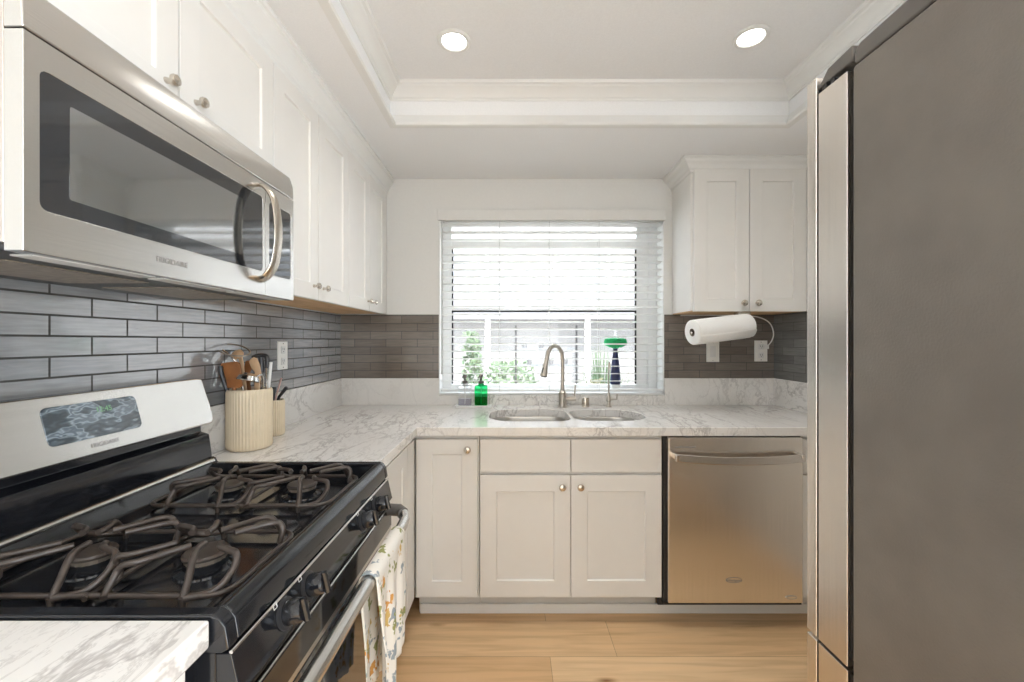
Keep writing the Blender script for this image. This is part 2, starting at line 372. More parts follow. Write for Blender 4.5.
# ------------------------------------------------------------------ window
wn = struct(bpy.data.objects.new('window_1', None)); COL.objects.link(wn); wn.location = (.24, YB+.1, WZ0); ROOT[wn.name] = Vector(wn.location)
y0, y1 = YB+.120, YB+.158
f = MB().box(WX0, WX0+.055, y0, y1, WZ0, WZ1).box(WX1-.055, WX1, y0, y1, WZ0, WZ1).box(WX0+.055, WX1-.055, y0, y1, WZ0, WZ0+.05).box(WX0+.055, WX1-.055, y0, y1, WZ1-.05, WZ1)
f.box(WX1-.13, WX1-.055, y0+.005, y1, WZ0+.05, WZ1-.05).box(WX0+.055, WX1-.13, y0+.005, y1, 1.905, 1.945)
f.build('window_frame', 'vinyl_white', wn, bevel=.003)
g = MB(); xa, xb = WX0+.058, WX1-.132
g.box(xa, xa+.009, y0-.004, y0+.006, 1.03, 1.90).box(xb-.009, xb, y0-.004, y0+.006, 1.03, 1.90).box(xa, xb, y0-.004, y0+.006, 1.489, 1.500)
g.build('window_seal', 'black_rubber', wn)
MB().box(xa, xb, y0-.012, y0+.004, 1.500, 1.530).build('sash_rail', 'vinyl_white', wn, bevel=.002)
MB().box(WX0+.05, WX1-.05, y0+.024, y0+.030, WZ0+.04, WZ1-.04).build('window_pane', 'window_glass', wn, smooth=False)
struct(MB().box(WX0+.001, WX1-.001, YB-.004, y0, WZ0-.0005, WZ0+.008).build('trim_6', 'vinyl_white', bevel=.002))

# ------------------------------------------------------------------ blind
bl = thing('window_blind', 'white horizontal slat blind hanging open over the window above the sink', 'blind', (.24, YB-.01, 2.04))
MB().box(-.452, .937, YB-.022, YB-.002, 2.040, 2.108).build('valance', 'wall_paint', bl, bevel=.003)
MB().box(-.437, .925, YB+.002, YB+.045, 2.035, 2.075).build('headrail', 'blind_white', bl, bevel=.002)
sl = MB(); ys = YB+.018
ns = 22; dz = (2.028-1.020)/ns
for k in range(ns):
    z = 2.018 - dz*k; prof = []
    for a in range(7):
        q = -1+a/3; yy = q*.0245; prof.append((yy, .0025*(1-q*q) - yy*.11))
    pts = [(-.436, ys+yy, z+zz+.0014) for yy, zz in prof] + [(-.436, ys+yy, z+zz-.0014) for yy, zz in prof[::-1]]
    sl.prism(pts, (1.36, 0, 0))
sl.build('slats', 'blind_white', bl)
MB().box(-.437, .925, ys-.024, ys+.024, .992, 1.008).build('bottom_rail', 'blind_white', bl, bevel=.003)
for x in (-.077, .229, .533):
    MB().tube([(x, ys-.0275, .996), (x, ys-.0275, 2.035)], .0011, 6).tube([(x, ys+.0275, .996), (x, ys+.0275, 2.035)], .0011, 6).build('ladder_cord', 'cord_grey', bl)
MB().tube([(-.428, ys-.034, 2.035), (-.428, ys-.034, 1.10)], .0035, 8).build('tilt_wand', 'cord_grey', bl)

# ------------------------------------------------------------------ wall cabinets
XC, ZD0, ZD1 = -.755, 1.4635, 2.189   # left door face plane, door bottom/top
def left_upper(y0, y1, z0, label, knobs, wood=True):
    r = thing('wall_cabinet', label, 'cabinet', (XL+.15, (y0+y1)/2, z0), 'white wall cabinets on the left')
    MB().box(XL+T+.001, XC-.032, y0+.0008, y1-.0008, z0+.008, ZS-.004).build('body', 'cabinet_paint', r)
    if wood: MB().box(XL+T+.004, XC-.0205, y0+.002, y1-.002, z0+.003, z0+.0075).build('underside_panel', 'ply_wood', r)
    ym = (y0+y1)/2
    for a, b_ in ((y0+.0025, ym-.0025), (ym+.0025, y1-.0025)):
        shaker((XC-.02, a, z0), (0,1,0), (1,0,0), b_-a, ZD1-z0, .02, .06).build('door', 'cabinet_paint', r, bevel=.0015)
    for ky in knobs: knob(r, (XC, ky, z0+.05), (1,0,0), .0125)
    return r
left_upper(.572, 1.326, 1.823, 'short white two-door wall cabinet directly above the microwave', (.912, .998))
left_upper(1.326, 1.936, ZD0, 'white two-door wall cabinet right beside the microwave', (1.592, 1.672))
left_upper(1.936, YB-.07, ZD0, 'white two-door wall cabinet at the far left corner beside the window wall', (2.19, 2.265))
struct(MB().box(XC-.3+.001, XC-.0205+.006, YB-.068, YB-.001, ZD0+.002, ZS-.004).build('trim_7', 'cabinet_paint'))
# crown over left cabinets
crown = [(0,2.195),(.010,2.197),(.012,2.207),(.020,2.215),(.022,2.228),(.040,2.252),(.058,2.266),(.060,2.280),(.068,2.284),(.068,ZS-.001),(0,ZS-.001)]
cr = [(o*.8, z) for o, z in crown]
sweep([(XC-.02, YB-.001), (XC-.02, .56), (XL+.001, .56)], cr, 'trim_paint', 'trim_8', False, 1)
# right wall cabinet
RX0, RX1, RYF = .982, XR-.001, 2.28
r = thing('wall_cabinet', 'white two-door wall cabinet right of the window above the paper towel', 'cabinet', (1.3, 2.42, ZD0))
MB().box(RX0, RX1, RYF+.02, YB-.001, ZD0+.008, ZS-.004).build('body', 'cabinet_paint', r, bevel=.001)
MB().box(RX0+.004, RX1-.004, RYF+.024, YB-T-.001, ZD0+.002, ZD0+.0075).build('underside_panel', 'ply_wood', r)
xm = 1.2955
shaker((RX0+.012, RYF+.02, ZD0+.002), (1,0,0), (0,-1,0), xm-RX0-.0135, 2.247-ZD0-.002, .02, .07).build('door', 'cabinet_paint', r, bevel=.0015)
shaker((xm+.0015, RYF+.02, ZD0+.002), (1,0,0), (0,-1,0), RX1-xm-.003, 2.247-ZD0-.002, .02, .07).build('door', 'cabinet_paint', r, bevel=.0015)
for x in (xm-.036, xm+.041): knob(r, (x, RYF, ZD0+.047), (0,-1,0), .0175)
cr2 = [(0,2.225),(.008,2.228),(.010,2.240),(.020,2.247),(.028,2.262),(.046,2.274),(.05,2.286),(.06,2.29),(.06,ZS-.001),(0,ZS-.001)]
sweep([(RX1, RYF+.016), (RX0, RYF+.016), (RX0, YB-.001)], cr2, 'trim_paint', 'trim_9', False, 1)

# ------------------------------------------------------------------ base cabinets
YFC = 1.91; ZB = .134; ZTOP = .8735
def knobf(r, x, z): knob(r, (x, YFC, z), (0,-1,0), .0165)
XF = -.445
# corner cabinet (narrow door)
r = thing('base_cabinet', 'narrow white base cabinet with one tall door in the left corner', 'cabinet', (-.3, 2.2, 0))
MB().box(XF-.001, -.1515, YFC+.02, YB-.001, .12, ZTOP).build('body', 'cabinet_paint', r)
MB().box(XF-.001, -.1515, 2.01, 2.03, 0.0005, .1195).build('toe_kick', 'toe_paint', r)
shaker((XF+.008, YFC+.02, ZB), (1,0,0), (0,-1,0), .279, .7205, .02, .07).build('door', 'cabinet_paint', r, bevel=.0015)
knobf(r, -.203, .810)
# sink cabinet
r = thing('sink_cabinet', 'wide white base cabinet under the sink with two doors and two flat drawer fronts', 'cabinet', (.27, 2.2, 0))
MB().box(-.1485, .690, YFC+.02, YFC+.05, .12, ZTOP).box(-.1485, -.13, YFC+.05, YB-.001, .12, ZTOP).box(.672, .690, YFC+.05, YB-.001, .12, ZTOP).box(-.13, .672, YFC+.05, YB-.001, .12, .14).build('body', 'cabinet_paint', r)
MB().box(-.1495, .690, 2.012, 2.03, .0005, .1195).build('toe_kick', 'toe_paint', r)
for a, b_ in ((-.145, .2675), (.2705, .684)):
    shaker((a, YFC+.02, ZB), (1,0,0), (0,-1,0), b_-a, .690-ZB, .02, .074).build('door', 'cabinet_paint', r, bevel=.0015)
    shaker((a, YFC+.02, .704), (1,0,0), (0,-1,0), b_-a, .8545-.704, .02, 0).build('drawer_front', 'cabinet_paint', r, bevel=.002)
knobf(r, .229, .640); knobf(r, .312, .640)
# cabinet right of dishwasher
r = thing('base_cabinet', 'white base cabinet between the dishwasher and the right wall, mostly behind the refrigerator', 'cabinet', (1.46, 2.2, 0))
MB().box(1.325, XR-.001, YFC+.02, YB-.001, .12, ZTOP).build('body', 'cabinet_paint', r)
MB().box(1.325, XR-.001, 2.012, 2.03, .0005, .1195).build('toe_kick', 'toe_paint', r)
shaker((1.327, YFC+.02, ZB), (1,0,0), (0,-1,0), .278, .556, .02, .07).build('door', 'cabinet_paint', r, bevel=.0015)
shaker((1.327, YFC+.02, .704), (1,0,0), (0,-1,0), .278, .15, .02, 0).build('drawer_front', 'cabinet_paint', r, bevel=.002)
# toe strip
struct(MB().box(XF+.005, XR-.001, 1.998, 2.011, 0.0002, .045).build('baseboard_back', 'trim_paint', bevel=.003))
# left run beyond the range
r = thing('base_cabinet', 'white base cabinet between the range and the far corner, facing the refrigerator', 'cabinet', (-.75, 1.63, 0))
MB().box(XL+.001, XF-.021, 1.353, YB-.001, .12, ZTOP).build('body', 'cabinet_paint', r)
MB().box(-.565, -.545, 1.353, 2.0, .0005, .1195).build('toe_kick', 'toe_paint', r)
shaker((XF-.02, 1.358, ZB), (0,1,0), (1,0,0), .42, .7205, .02, .07).build('door', 'cabinet_paint', r, bevel=.0015)
shaker((XF-.02, 1.782, ZB), (0,1,0), (1,0,0), .125, .7205, .02, 0).build('filler_panel', 'cabinet_paint', r, bevel=.0015)
# near cabinet
r = thing('base_cabinet', 'white base cabinet under the near worktop on the camera side of the range', 'cabinet', (-.75, -.2, 0))
MB().box(XL+.001, XF-.021, -.9, .574, .12, ZTOP).build('body', 'cabinet_paint', r)
MB().box(-.545, -.525, -.9, .574, .0005, .1195).build('toe_kick', 'toe_paint', r)
for a in (-.89, -.40, .09):
    shaker((XF-.02, a, ZB), (0,1,0), (1,0,0), .48, .7205, .02, .07).build('door', 'cabinet_paint', r, bevel=.0015)

# ------------------------------------------------------------------ worktops
def bowl_outline(x0, x1, y0, y1, rl, rr, n=10):
    out = []
    for cx, cy, a0, r_ in ((x1-rr, y1-rr, 0, rr), (x0+rl, y1-rl, 90, rl), (x0+rl, y0+rl, 180, rl), (x1-rr, y0+rr, 270, rr)):
        for k in range(n+1):
            a = math.radians(a0+90*k/n); out.append((cx+r_*math.cos(a), cy+r_*math.sin(a)))
    return out
BL = bowl_outline(-.118, .296, 2.030, 2.385, .13, .09)
BR = bowl_outline(.314, .690, 2.045, 2.375, .09, .14)
def slab(outer, holes, z0, z1):
    mb = MB(); bm = mb.bm; edges = []
    for loop in [outer]+holes:
        vv = [bm.verts.new((x, y, z1)) for x, y in loop]
        edges += [bm.edges.new((vv[i], vv[(i+1) % len(vv)])) for i in range(len(vv))]
    bmesh.ops.triangle_fill(bm, use_beauty=True, use_dissolve=False, edges=edges)
    fs = list(bm.faces); ex = bmesh.ops.extrude_face_region(bm, geom=fs)
    bmesh.ops.translate(bm, verts=[v for v in ex['geom'] if isinstance(v, bmesh.types.BMVert)], vec=(0,0,z0-z1))
    return mb
r = thing('worktop', 'L-shaped pale veined stone worktop holding the sink', 'worktop', (0, 2.2, .874))
slab([(XL+.001, 1.352), (-.429, 1.352), (-.429, 1.887), (XR-.001, 1.887), (XR-.001, YB-.001), (XL+.001, YB-.001)], [BL, BR], .874, HC).build('top_slab', 'marble', r, bevel=.003, ang=40)
sp = MB().box(XL+T+.0005, -1.037, 1.352, YB-.0185, HC, 1.077).box(XL+T+.0005, WX0+.0, YB-.018, YB-.0065, HC, 1.077).box(WX1, XR-T-.0005, YB-.018, YB-.0065, HC, 1.077)
sp.box(WX0, WX1, YB-.018, YB-.0045, HC, WZ0-.002).box(XR-.018, XR-T-.0005, 1.9, YB-.0185, HC, 1.077)
sp.build('upstand', 'marble', r, bevel=.0015)
r = thing('worktop', 'near piece of pale veined stone worktop on the camera side of the range', 'worktop', (-.74, 0, .874))
MB().box(XL+.001, -.423, -.92, .586, .874, HC).build('top_slab', 'marble', r, bevel=.004)
MB().box(XL+T+.0005, -1.037, -.92, .584, HC, 1.077).build('upstand', 'marble', r, bevel=.0015)

# ------------------------------------------------------------------ sink
r = thing('double_sink', 'undermount stainless steel sink with two bowls set in the worktop', 'sink', (.29, 2.2, .70))
def bowl(out, name, depth):
    cx = sum(p[0] for p in out)/len(out); cy = sum(p[1] for p in out)/len(out)
    def lp(s_, z): return [(cx+(x-cx)*s_, cy+(y-cy)*s_, z) for x, y in out]
    mb = MB(); bm = mb.bm
    seq = [(1.035,.8735),(1.012,.8735),(1.004,.872),(.995,.866),(.975,.80),(.955,.874-depth+.03),(.93,.874-depth+.012),(.88,.874-depth+.003),(.80,.874-depth)]
    R_ = [[bm.verts.new(p) for p in lp(s_, z)] for s_, z in seq]; n = len(out)
    for k in range(len(R_)-1):
        for i in range(n): bm.faces.new((R_[k][i], R_[k][(i+1) % n], R_[k+1][(i+1) % n], R_[k+1][i]))
    bm.faces.new(R_[-1])
    o = mb.build(name, 'steel_sink', r, ang=60)
    sd_ = o.modifiers.new('s', 'SOLIDIFY'); sd_.thickness = .0015; sd_.offset = 0
    MB().lathe([(.045,.0008),(.044,.003),(.036,.002),(.030,-.001),(0,-.001)], (cx, cy+.03, .874-depth), n=24).build('drain', 'chrome', o)
bowl(BL, 'bowl', .20); bowl(BR, 'bowl', .16)

# faucet
fx, fy = .298, 2.47
r = thing('kitchen_faucet', 'brushed nickel gooseneck faucet with pull-down spray head behind the sink', 'faucet', (fx, fy, HC))
MB().lathe([(.029,0.0005),(.029,.006),(.024,.010),(.0225,.02),(.0225,.085),(.018,.092),(.0135,.10),(0,.10)], (fx, fy, HC)).build('base', 'faucet_metal', r)
dx, dy = -.128, -.155; L_ = math.hypot(dx, dy); ux, uy = dx/L_, dy/L_
pts = [(0,.09),(0,.16),(0,.235)]
R0 = .080
for k in range(1, 12):
    a = PI*k/12*1.0; pts.append((R0-R0*math.cos(a), .285+R0*math.sin(a)*.95))
pts += [(2*R0+.004,.285),(2*R0+.012,.262)]
MB().tube(smoothpath([(fx+ux*a, fy+uy*a, HC+h) for a, h in pts], 3), .0125, 14).build('neck', 'faucet_metal', r)
p0 = Vector((fx+ux*(2*R0+.010), fy+uy*(2*R0+.010), HC+.268)); p1 = Vector((fx+ux*(2*R0+.034), fy+uy*(2*R0+.034), HC+.192)); d = (p0-p1)
hd = MB().lathe([(.0,0),(.018,0),(.0205,.003),(.0205,.010),(.019,.02),(.0155,.055),(.014,.08),(.0,.08)], p1, d).build('spray_head', 'faucet_metal', r)
side = Vector((-.7, .3, 0)).normalized()
MB().lathe([(0,-.0006),(.016,-.0006),(.017,.001),(0,.001)], p1, d).build('nozzle', 'black_plastic', hd)
MB().box(-.004,.004,-.003,.003,-.014,.014).tube([(0,0,.016),(0,0,.022)], .003, 8)
b_ = MB(); q = p1+d*.42+Vector((ux, uy, .25)).normalized()*.0155; b_.tube([q-d.normalized()*.016, q+d.normalized()*.016], .0045, 8); b_.build('spray_button', 'black_plastic', hd)
MB().tube([(fx+.018, fy, HC+.048), (fx+.080, fy-.004, HC+.050)], .0155, 16).build('handle_hub', 'faucet_metal', r)
MB().tube([(fx+.070, fy-.004, HC+.055), (fx+.073, fy-.004, HC+.085), (fx+.076, fy-.002, HC+.130)], [.006,.0048,.0055], 10).build('lever', 'faucet_metal', r)
# air gap
r_ = MB().lathe([(.023,.0005),(.0235,.004),(.022,.006),(.022,.050),(.020,.056),(.012,.059),(0,.0595)], (.435, 2.475, HC), n=28)
solo(r_, 'air_gap_cap', 'nickel', 'short brushed metal air gap cap between the faucet and the slim water tap', 'air gap')
# filtered water tap
tx, ty = .572, 2.475
r = thing('water_tap', 'slim filtered water tap with tall thin spout right of the faucet', 'tap', (tx, ty, HC))
MB().lathe([(.020,.0005),(.020,.005),(.012,.012),(.010,.03),(.015,.036),(.015,.05),(.011,.062),(.008,.085),(.0,.085)], (tx, ty, HC), n=24).build('base', 'faucet_metal', r)
P = [(0,.08),(0,.20),(.004,.235),(.028,.262),(.058,.258),(.072,.238),(.075,.222)]
MB().tube(smoothpath([(tx-.01*a/.075, ty-a, HC+h) for a, h in P], 5), .0048, 10).build('spout', 'faucet_metal', r)
MB().tube([(tx+.012, ty, HC+.043), (tx+.048, ty, HC+.045), (tx+.052, ty, HC+.075)], [.006,.005,.0055], 8).build('lever', 'faucet_metal', r)

# soap tray and bottles
solo(slab(rrect(-.335,-.122,2.425,2.508,.012), [], HC+.001, HC+.012), 'soap_tray', 'stone_tray', 'small white stone tray under the two soap bottles', 'tray', bevel=.002)
def bottle(cx, body, liquid, level, label, liqlabel):
    cy, z0 = 2.466, HC+.0125
    r = thing('soap_bottle', label, 'bottle', (cx, cy, z0), 'soap dispensers by the sink')
    a = .0375
    def lp(h, s_): return [(cx+x*s_, cy+y*s_, z0+h) for x, y in rrect(-a, a, -a*.7, a*.7, .010, 4)]
    MB().rings([lp(0,.94), lp(.003,1), lp(.106,1), lp(.114,.92), lp(.119,.45), lp(.128,.40)]).build('bottle_body', body, r, ang=40)
    MB().rings([lp(.003,.90), lp(.005,.95), lp(level,.95)]).build('soap_fill', liquid, r, ang=40)
    MB().lathe([(.0165,.126),(.0165,.140),(.013,.143),(.006,.144),(.005,.160),(.012,.162),(.0125,.176),(.010,.180),(0,.181)], (cx, cy, z0), n=20).build('pump', 'hinge_plastic', r)
    MB().tube([(cx, cy, z0+.170), (cx-.008, cy-.028, z0+.170), (cx-.010, cy-.036, z0+.164)], [.006,.005,.004], 8).build('pump_nozzle', 'hinge_plastic', r)
    MB().tube([(cx, cy, z0+.128), (cx, cy, z0+.01)], .0028, 8).build('dip_tube', 'plastic_white', r)
bottle(-.277, 'clear_plastic', 'lilac_liquid', .040, 'clear square pump bottle on the tray, left of the green one', '')
bottle(-.182, 'green_glass', 'green_liquid', .052, 'bright green square pump bottle on the stone tray', '')

# scrub brush on the sill
cx, cy, z0 = .655, YB+.082, WZ0+.0085
def squash(mb, k=.5):
    for v in mb.bm.verts: v.co.y = cy+(v.co.y-cy)*k
    return mb
r = thing('dish_brush', 'green-headed dish brush with dark blue handle standing on the window sill', 'brush', (cx, cy, z0))
squash(MB().lathe([(.030,0),(.032,.01),(.028,.045),(.0,.045)], (cx, cy, z0), n=24)).build('stand', 'plastic_white', r)
squash(MB().lathe([(.0,.045),(.031,.046),(.034,.06),(.030,.12),(.023,.19),(.014,.26),(.016,.275),(.0,.275)], (cx, cy, z0), n=24)).build('handle', 'navy_plastic', r)
squash(MB().lathe([(.0,.272),(.022,.275),(.034,.285),(.034,.292),(0,.292)], (cx, cy, z0), n=24)).build('collar', 'clear_plastic', r)
squash(MB().lathe([(0,.278),(.040,.280),(.050,.288),(.066,.295),(.071,.312),(.066,.332),(.050,.338),(0,.338)], (cx, cy, z0), n=40, wob=.04, nw=13)).build('scrub_head', 'sponge_green', r)
squash(MB().lathe([(.026,.339),(.020,.345),(.008,.358),(.006,.385),(0,.386)], (cx, cy, z0), n=20)).build('suction_cup', 'clear_plastic', r)

# ------------------------------------------------------------------ dishwasher
r = thing('dishwasher', 'stainless steel dishwasher with bar handle built in right of the sink cabinet', 'dishwasher', (1.01, 2.2, 0))
DY = 1.888
MB().box(.693, 1.323, DY+.03, YB-.05, .11, .870).build('tub', 'black_plastic', r)
dm = MB(); 
dm.box(.706, 1.316, DY, DY+.028, .118, .868)
dm.build('door', 'steel_z', r, bevel=.005)
MB().box(.694, 1.32, 1.99, 2.0, .048, .108).box(.694, 1.322, DY+.02, 1.99, .1, .112).build('kick_plate', 'black_plastic', r)
hp = []
for k in range(15):
    q = -1+2*k/14; hp.append((1.011+q*.287, DY-.034-.012*(1-q*q), .786-.012*(1-abs(q))**.8 if False else .786-.012*(1-q*q)))
h = MB(); rings = []
for x, y, z in hp: rings.append([(x, y-.010, z-.016), (x, y+.006, z-.019), (x, y+.010, z+.016), (x, y-.006, z+.019)])
h.rings(rings); h.box(.724, .742, DY-.045, DY+.001, .775, .800).box(1.280, 1.298, DY-.045, DY+.001, .775, .800)
h.build('handle', 'steel_x', r, bevel=.004)
MB().box(.735, .83, DY-.0012, DY, .822, .828).build('vent_slot', 'logo_grey', r)
text('Whirlpool', .017, 'logo_grey', r, 'logo_text', (1.003, DY-.0006, .222), (1,0,0), (0,0,1))
MB().tube([(1.003+.036*math.cos(a), DY-.0008, .224+.012*math.sin(a)) for a in [2*PI*k/40*.82+.4 for k in range(40)]], .0009, 6).build('logo_ring', 'logo_grey', r)
bd = MB().lathe([(0,0),(1,0),(1,1),(0,1)], (0,0,0), (0,1,0), 32)
for v in bd.bm.verts: v.co = Vector((1.262+v.co.x*.026, DY-.0025+v.co.y*.0025, .146+v.co.z*.0085))
bd = bd.build('badge', 'chrome', r)
MB().tube([(1.262+.022*math.cos(a), DY-.0028, .146+.0062*math.sin(a)) for a in [2*PI*k/32 for k in range(32)]], .0007, 6, closed=True).build('badge_ring', 'logo_grey', bd)

# ------------------------------------------------------------------ refrigerator
FX = .60
r = thing('refrigerator', 'tall stainless refrigerator with pebbled grey side at the right edge', 'refrigerator', (1.05, .45, 0))
MB().box(FX, 1.51, .02, .738, .02, 1.788).build('body', 'fridge_side', r, bevel=.006)
def fdoor(x0, x1, z0, z1, nm):
    d_ = MB().box(x0, x1, .746, .816, z0, z1).build(nm, 'steel_z', r, bevel=.0012)
    MB().box(x0, x1, .8215, .848, z0, z1+(.036 if z1 > 1.5 else 0)).build('front_skin', 'steel_z', d_, bevel=.002)
    MB().box(x0+.008, x1-.008, .8155, .822, z0+.012, z1-.003).build('groove_strip', 'black_rubber', d_)
    MB().box(x0+.012, x1-.012, .737, .747, z0+.01, z1-.01).build('gasket', 'black_rubber', d_)
    return d_
d1 = fdoor(FX-.002, 1.053, .722, 1.786, 'door'); d2 = fdoor(1.057, 1.512, .722, 1.786, 'door')
d3 = fdoor(FX-.002, 1.512, .08, .716, 'freezer_drawer')
for dd, x in ((d1, 1.00), (d2, 1.11)): MB().tube([(x, .848, .90), (x, .90, .92), (x, .90, 1.65), (x, .848, 1.67)], .012, 12).build('handle', 'steel_z', dd)
MB().tube([(.72, .848, .62), (.74, .90, .62), (1.37, .90, .62), (1.39, .848, .62)], .012, 12).build('handle', 'steel_x', d3)
# hinge covers on top
MB().prism([(FX+.001, .735, 1.789), (FX+.001, .735, 1.812), (FX+.001, .725, 1.822), (FX+.001, .60, 1.826), (FX+.001, .585, 1.838), (FX+.001, .50, 1.842), (FX+.001, .40, 1.842), (FX+.001, .40, 1.789)], (.16, 0, 0)).build('hinge_cover', 'hinge_plastic', r, bevel=.005)
MB().prism([(FX+.004, .835, 1.801), (FX+.004, .815, 1.812), (FX+.004, .80, 1.826), (FX+.004, .742, 1.830), (FX+.004, .742, 1.801)], (.07, 0, 0)).build('hinge', 'hinge_plastic', r, bevel=.003)
for k in range(3): MB().tube([(FX+.002+.0, .825-.02*k, 1.793), (FX+.03, .825-.02*k, 1.793)], .006, 10).build('hinge_pin', 'black_plastic', r)
MB().box(FX+.05, 1.46, .05, .70, 0.0005, .02).build('feet', 'black_plastic', r)

# ------------------------------------------------------------------ microwave
MX, MY0, MY1, MZ0, MZ1 = -.692, .591, 1.3255, 1.432, 1.821
r = thing('microwave', 'stainless over-the-range microwave with dark glass door and curved handle', 'microwave', (-.87, .958, MZ0))
MB().box(XL+T+.001, MX-.030, MY0+.002, MY1-.001, MZ0+.012, MZ1-.001).build('body', 'steel_x', r, bevel=.002)
MB().box(XL+T+.002, MX-.004, MY0+.004, MY1-.003, MZ0+.001, MZ0+.0125).build('bottom_pan', 'black_plastic', r, bevel=.003)
ven = MB()
for k in range(3): ven.box(MX-.055, MX-.020, MY0+.03+k*.235, MY0+.245+k*.235, MZ0-.0015, MZ0+.0015)
ven.build('bottom_vent', 'cord_grey', r, bevel=.001)
fl = MB(); fl.box(-.98, -.80, .66, .92, MZ0-.001, MZ0+.002).box(-.98, -.80, 1.0, 1.26, MZ0-.001, MZ0+.002); fl.build('grease_filter', 'burner_metal', r)
# top vent strip, slightly leaning
MB().prism([(MX-.029, MY0, 1.7500), (MX, MY0, 1.7500), (MX-.002, MY0, 1.790), (MX-.012, MY0, MZ1), (MX-.029, MY0, MZ1)], (0, MY1-MY0, 0)).build('vent_strip', 'steel_y', r, bevel=.003)
YD = 1.174
def panel_with_hole(x, y0, y1, z0, z1, hy0, hy1, hz0, hz1, rr, name, thick=.028):
    mb = MB(); bm = mb.bm; e = []
    for loop in ([(y0,z0),(y1,z0),(y1,z1),(y0,z1)], rrect(hy0, hy1, hz0, hz1, rr, 5)):
        vv = [bm.verts.new((x, a, b2)) for a, b2 in loop]; e += [bm.edges.new((vv[i], vv[(i+1) % len(vv)])) for i in range(len(vv))]
    bmesh.ops.triangle_fill(bm, use_beauty=True, use_dissolve=False, edges=e)
    ex = bmesh.ops.extrude_face_region(bm, geom=list(bm.faces)); bmesh.ops.translate(bm, verts=[v for v in ex['geom'] if isinstance(v, bmesh.types.BMVert)], vec=(-thick,0,0))
    return mb.build(name, 'steel_y', r, bevel=.0015, ang=40)
dr = panel_with_hole(MX, MY0+.0005, YD-.001, MZ0, 1.7475, .613, YD-.012, 1.4975, 1.704, .012, 'door')
cp = panel_with_hole(MX, YD+.001, MY1-.0005, MZ0, 1.7475, YD+.018, 1.309, 1.495, 1.700, .012, 'control_panel')
MB().prism([(MX-.024, y, z) for y, z in rrect(.609, YD-.009, 1.494, 1.708, .014, 5)], (.0225, 0, 0)).build('door_glass', 'dark_glass', dr)
MB().prism([(MX-.0014, y, z) for y, z in rrect(.655, 1.075, 1.525, 1.672, .004, 3)], (.0004, 0, 0)).build('screen', 'screen_glass', dr)
MB().prism([(MX-.024, y, z) for y, z in rrect(YD+.015, 1.312, 1.492, 1.703, .014, 5)], (.0225, 0, 0)).build('control_glass', 'dark_glass', cp)
hp = [(MX-.002, 1.137, 1.728), (MX+.022, 1.138, 1.722), (MX+.043, 1.140, 1.690), (MX+.052, 1.141, 1.640), (MX+.054, 1.141, 1.600), (MX+.052, 1.141, 1.560), (MX+.043, 1.140, 1.510), (MX+.022, 1.138, 1.478), (MX-.002, 1.137, 1.472)]
MB().tube(smoothpath(hp, 5), .018, 12, flat=.35, up=(1,0,0)).build('handle', 'nickel', dr, ang=60)
text('FRIGIDAIRE', .0155, 'logo_grey', dr, 'logo_text', (MX+.0004, .852, 1.464), (0,1,0), (0,0,1))

# ------------------------------------------------------------------ range
RY0, RY1 = .589, 1.346
r = thing('gas_range', 'black and stainless gas range with four burners between the two worktops', 'stove', (-.72, .966, 0))
MB().box(XL+.02, -.42, RY0+.004, RY1-.004, .02, .868).build('body', 'black_gloss', r, bevel=.003)
MB().box(XL+.06, -.50, RY0+.03, RY1-.03, .0005, .02).build('feet', 'black_plastic', r)
# cooktop: shallow well with a rounded lip all round
cs = [(-.962,.936),(-.952,.930),(-.945,.905),(-.93,.884),(-.90,.880),(-.49,.880),(-.462,.884),(-.445,.900),(-.435,.914),(-.425,.917),(-.413,.913),(-.404,.900),(-.399,.868),(-.41,.862),(-.962,.862)]
ct = MB(); ct.prism([(x, RY0+.022, z) for x, z in cs], (0, RY1-RY0-.044, 0))
for ya, yb in ((RY0, RY0+.0221), (RY1-.0221, RY1)):
    ce = [(-.962,.936),(-.952,.930),(-.945,.917),(-.425,.917),(-.413,.913),(-.404,.900),(-.399,.868),(-.41,.862),(-.962,.862)]
    ct.prism([(x, ya, z) for x, z in ce], (0, yb-ya, 0))
ct.build('cooktop', 'black_gloss', r, bevel=.004, seg=3, ang=50)
# backguard
MB().prism([(-1.04, RY0+.003, .90), (-.963, RY0+.003, .90), (-.963, RY0+.003, .938), (-.972, RY0+.003, 1.006), (-.998, RY0+.003, 1.014), (-.998, RY0+.003, 1.04), (-.975, RY0+.003, 1.05), (-1.008, RY0+.003, 1.183), (-1.04, RY0+.003, 1.183)], (0, RY1-RY0-.006, 0)).build('backguard', 'black_gloss', r, bevel=.003)
PT, PBm = Vector((-.990, 0, 1.187)), Vector((-.952, 0, 1.044))
pn = (PBm-PT).cross(Vector((0,1,0))).normalized(); 
if pn.x < 0: pn = -pn
def pp(y, t_, n_=0): p = PT+(PBm-PT)*t_+pn*n_; return Vector((p.x, y, p.z))
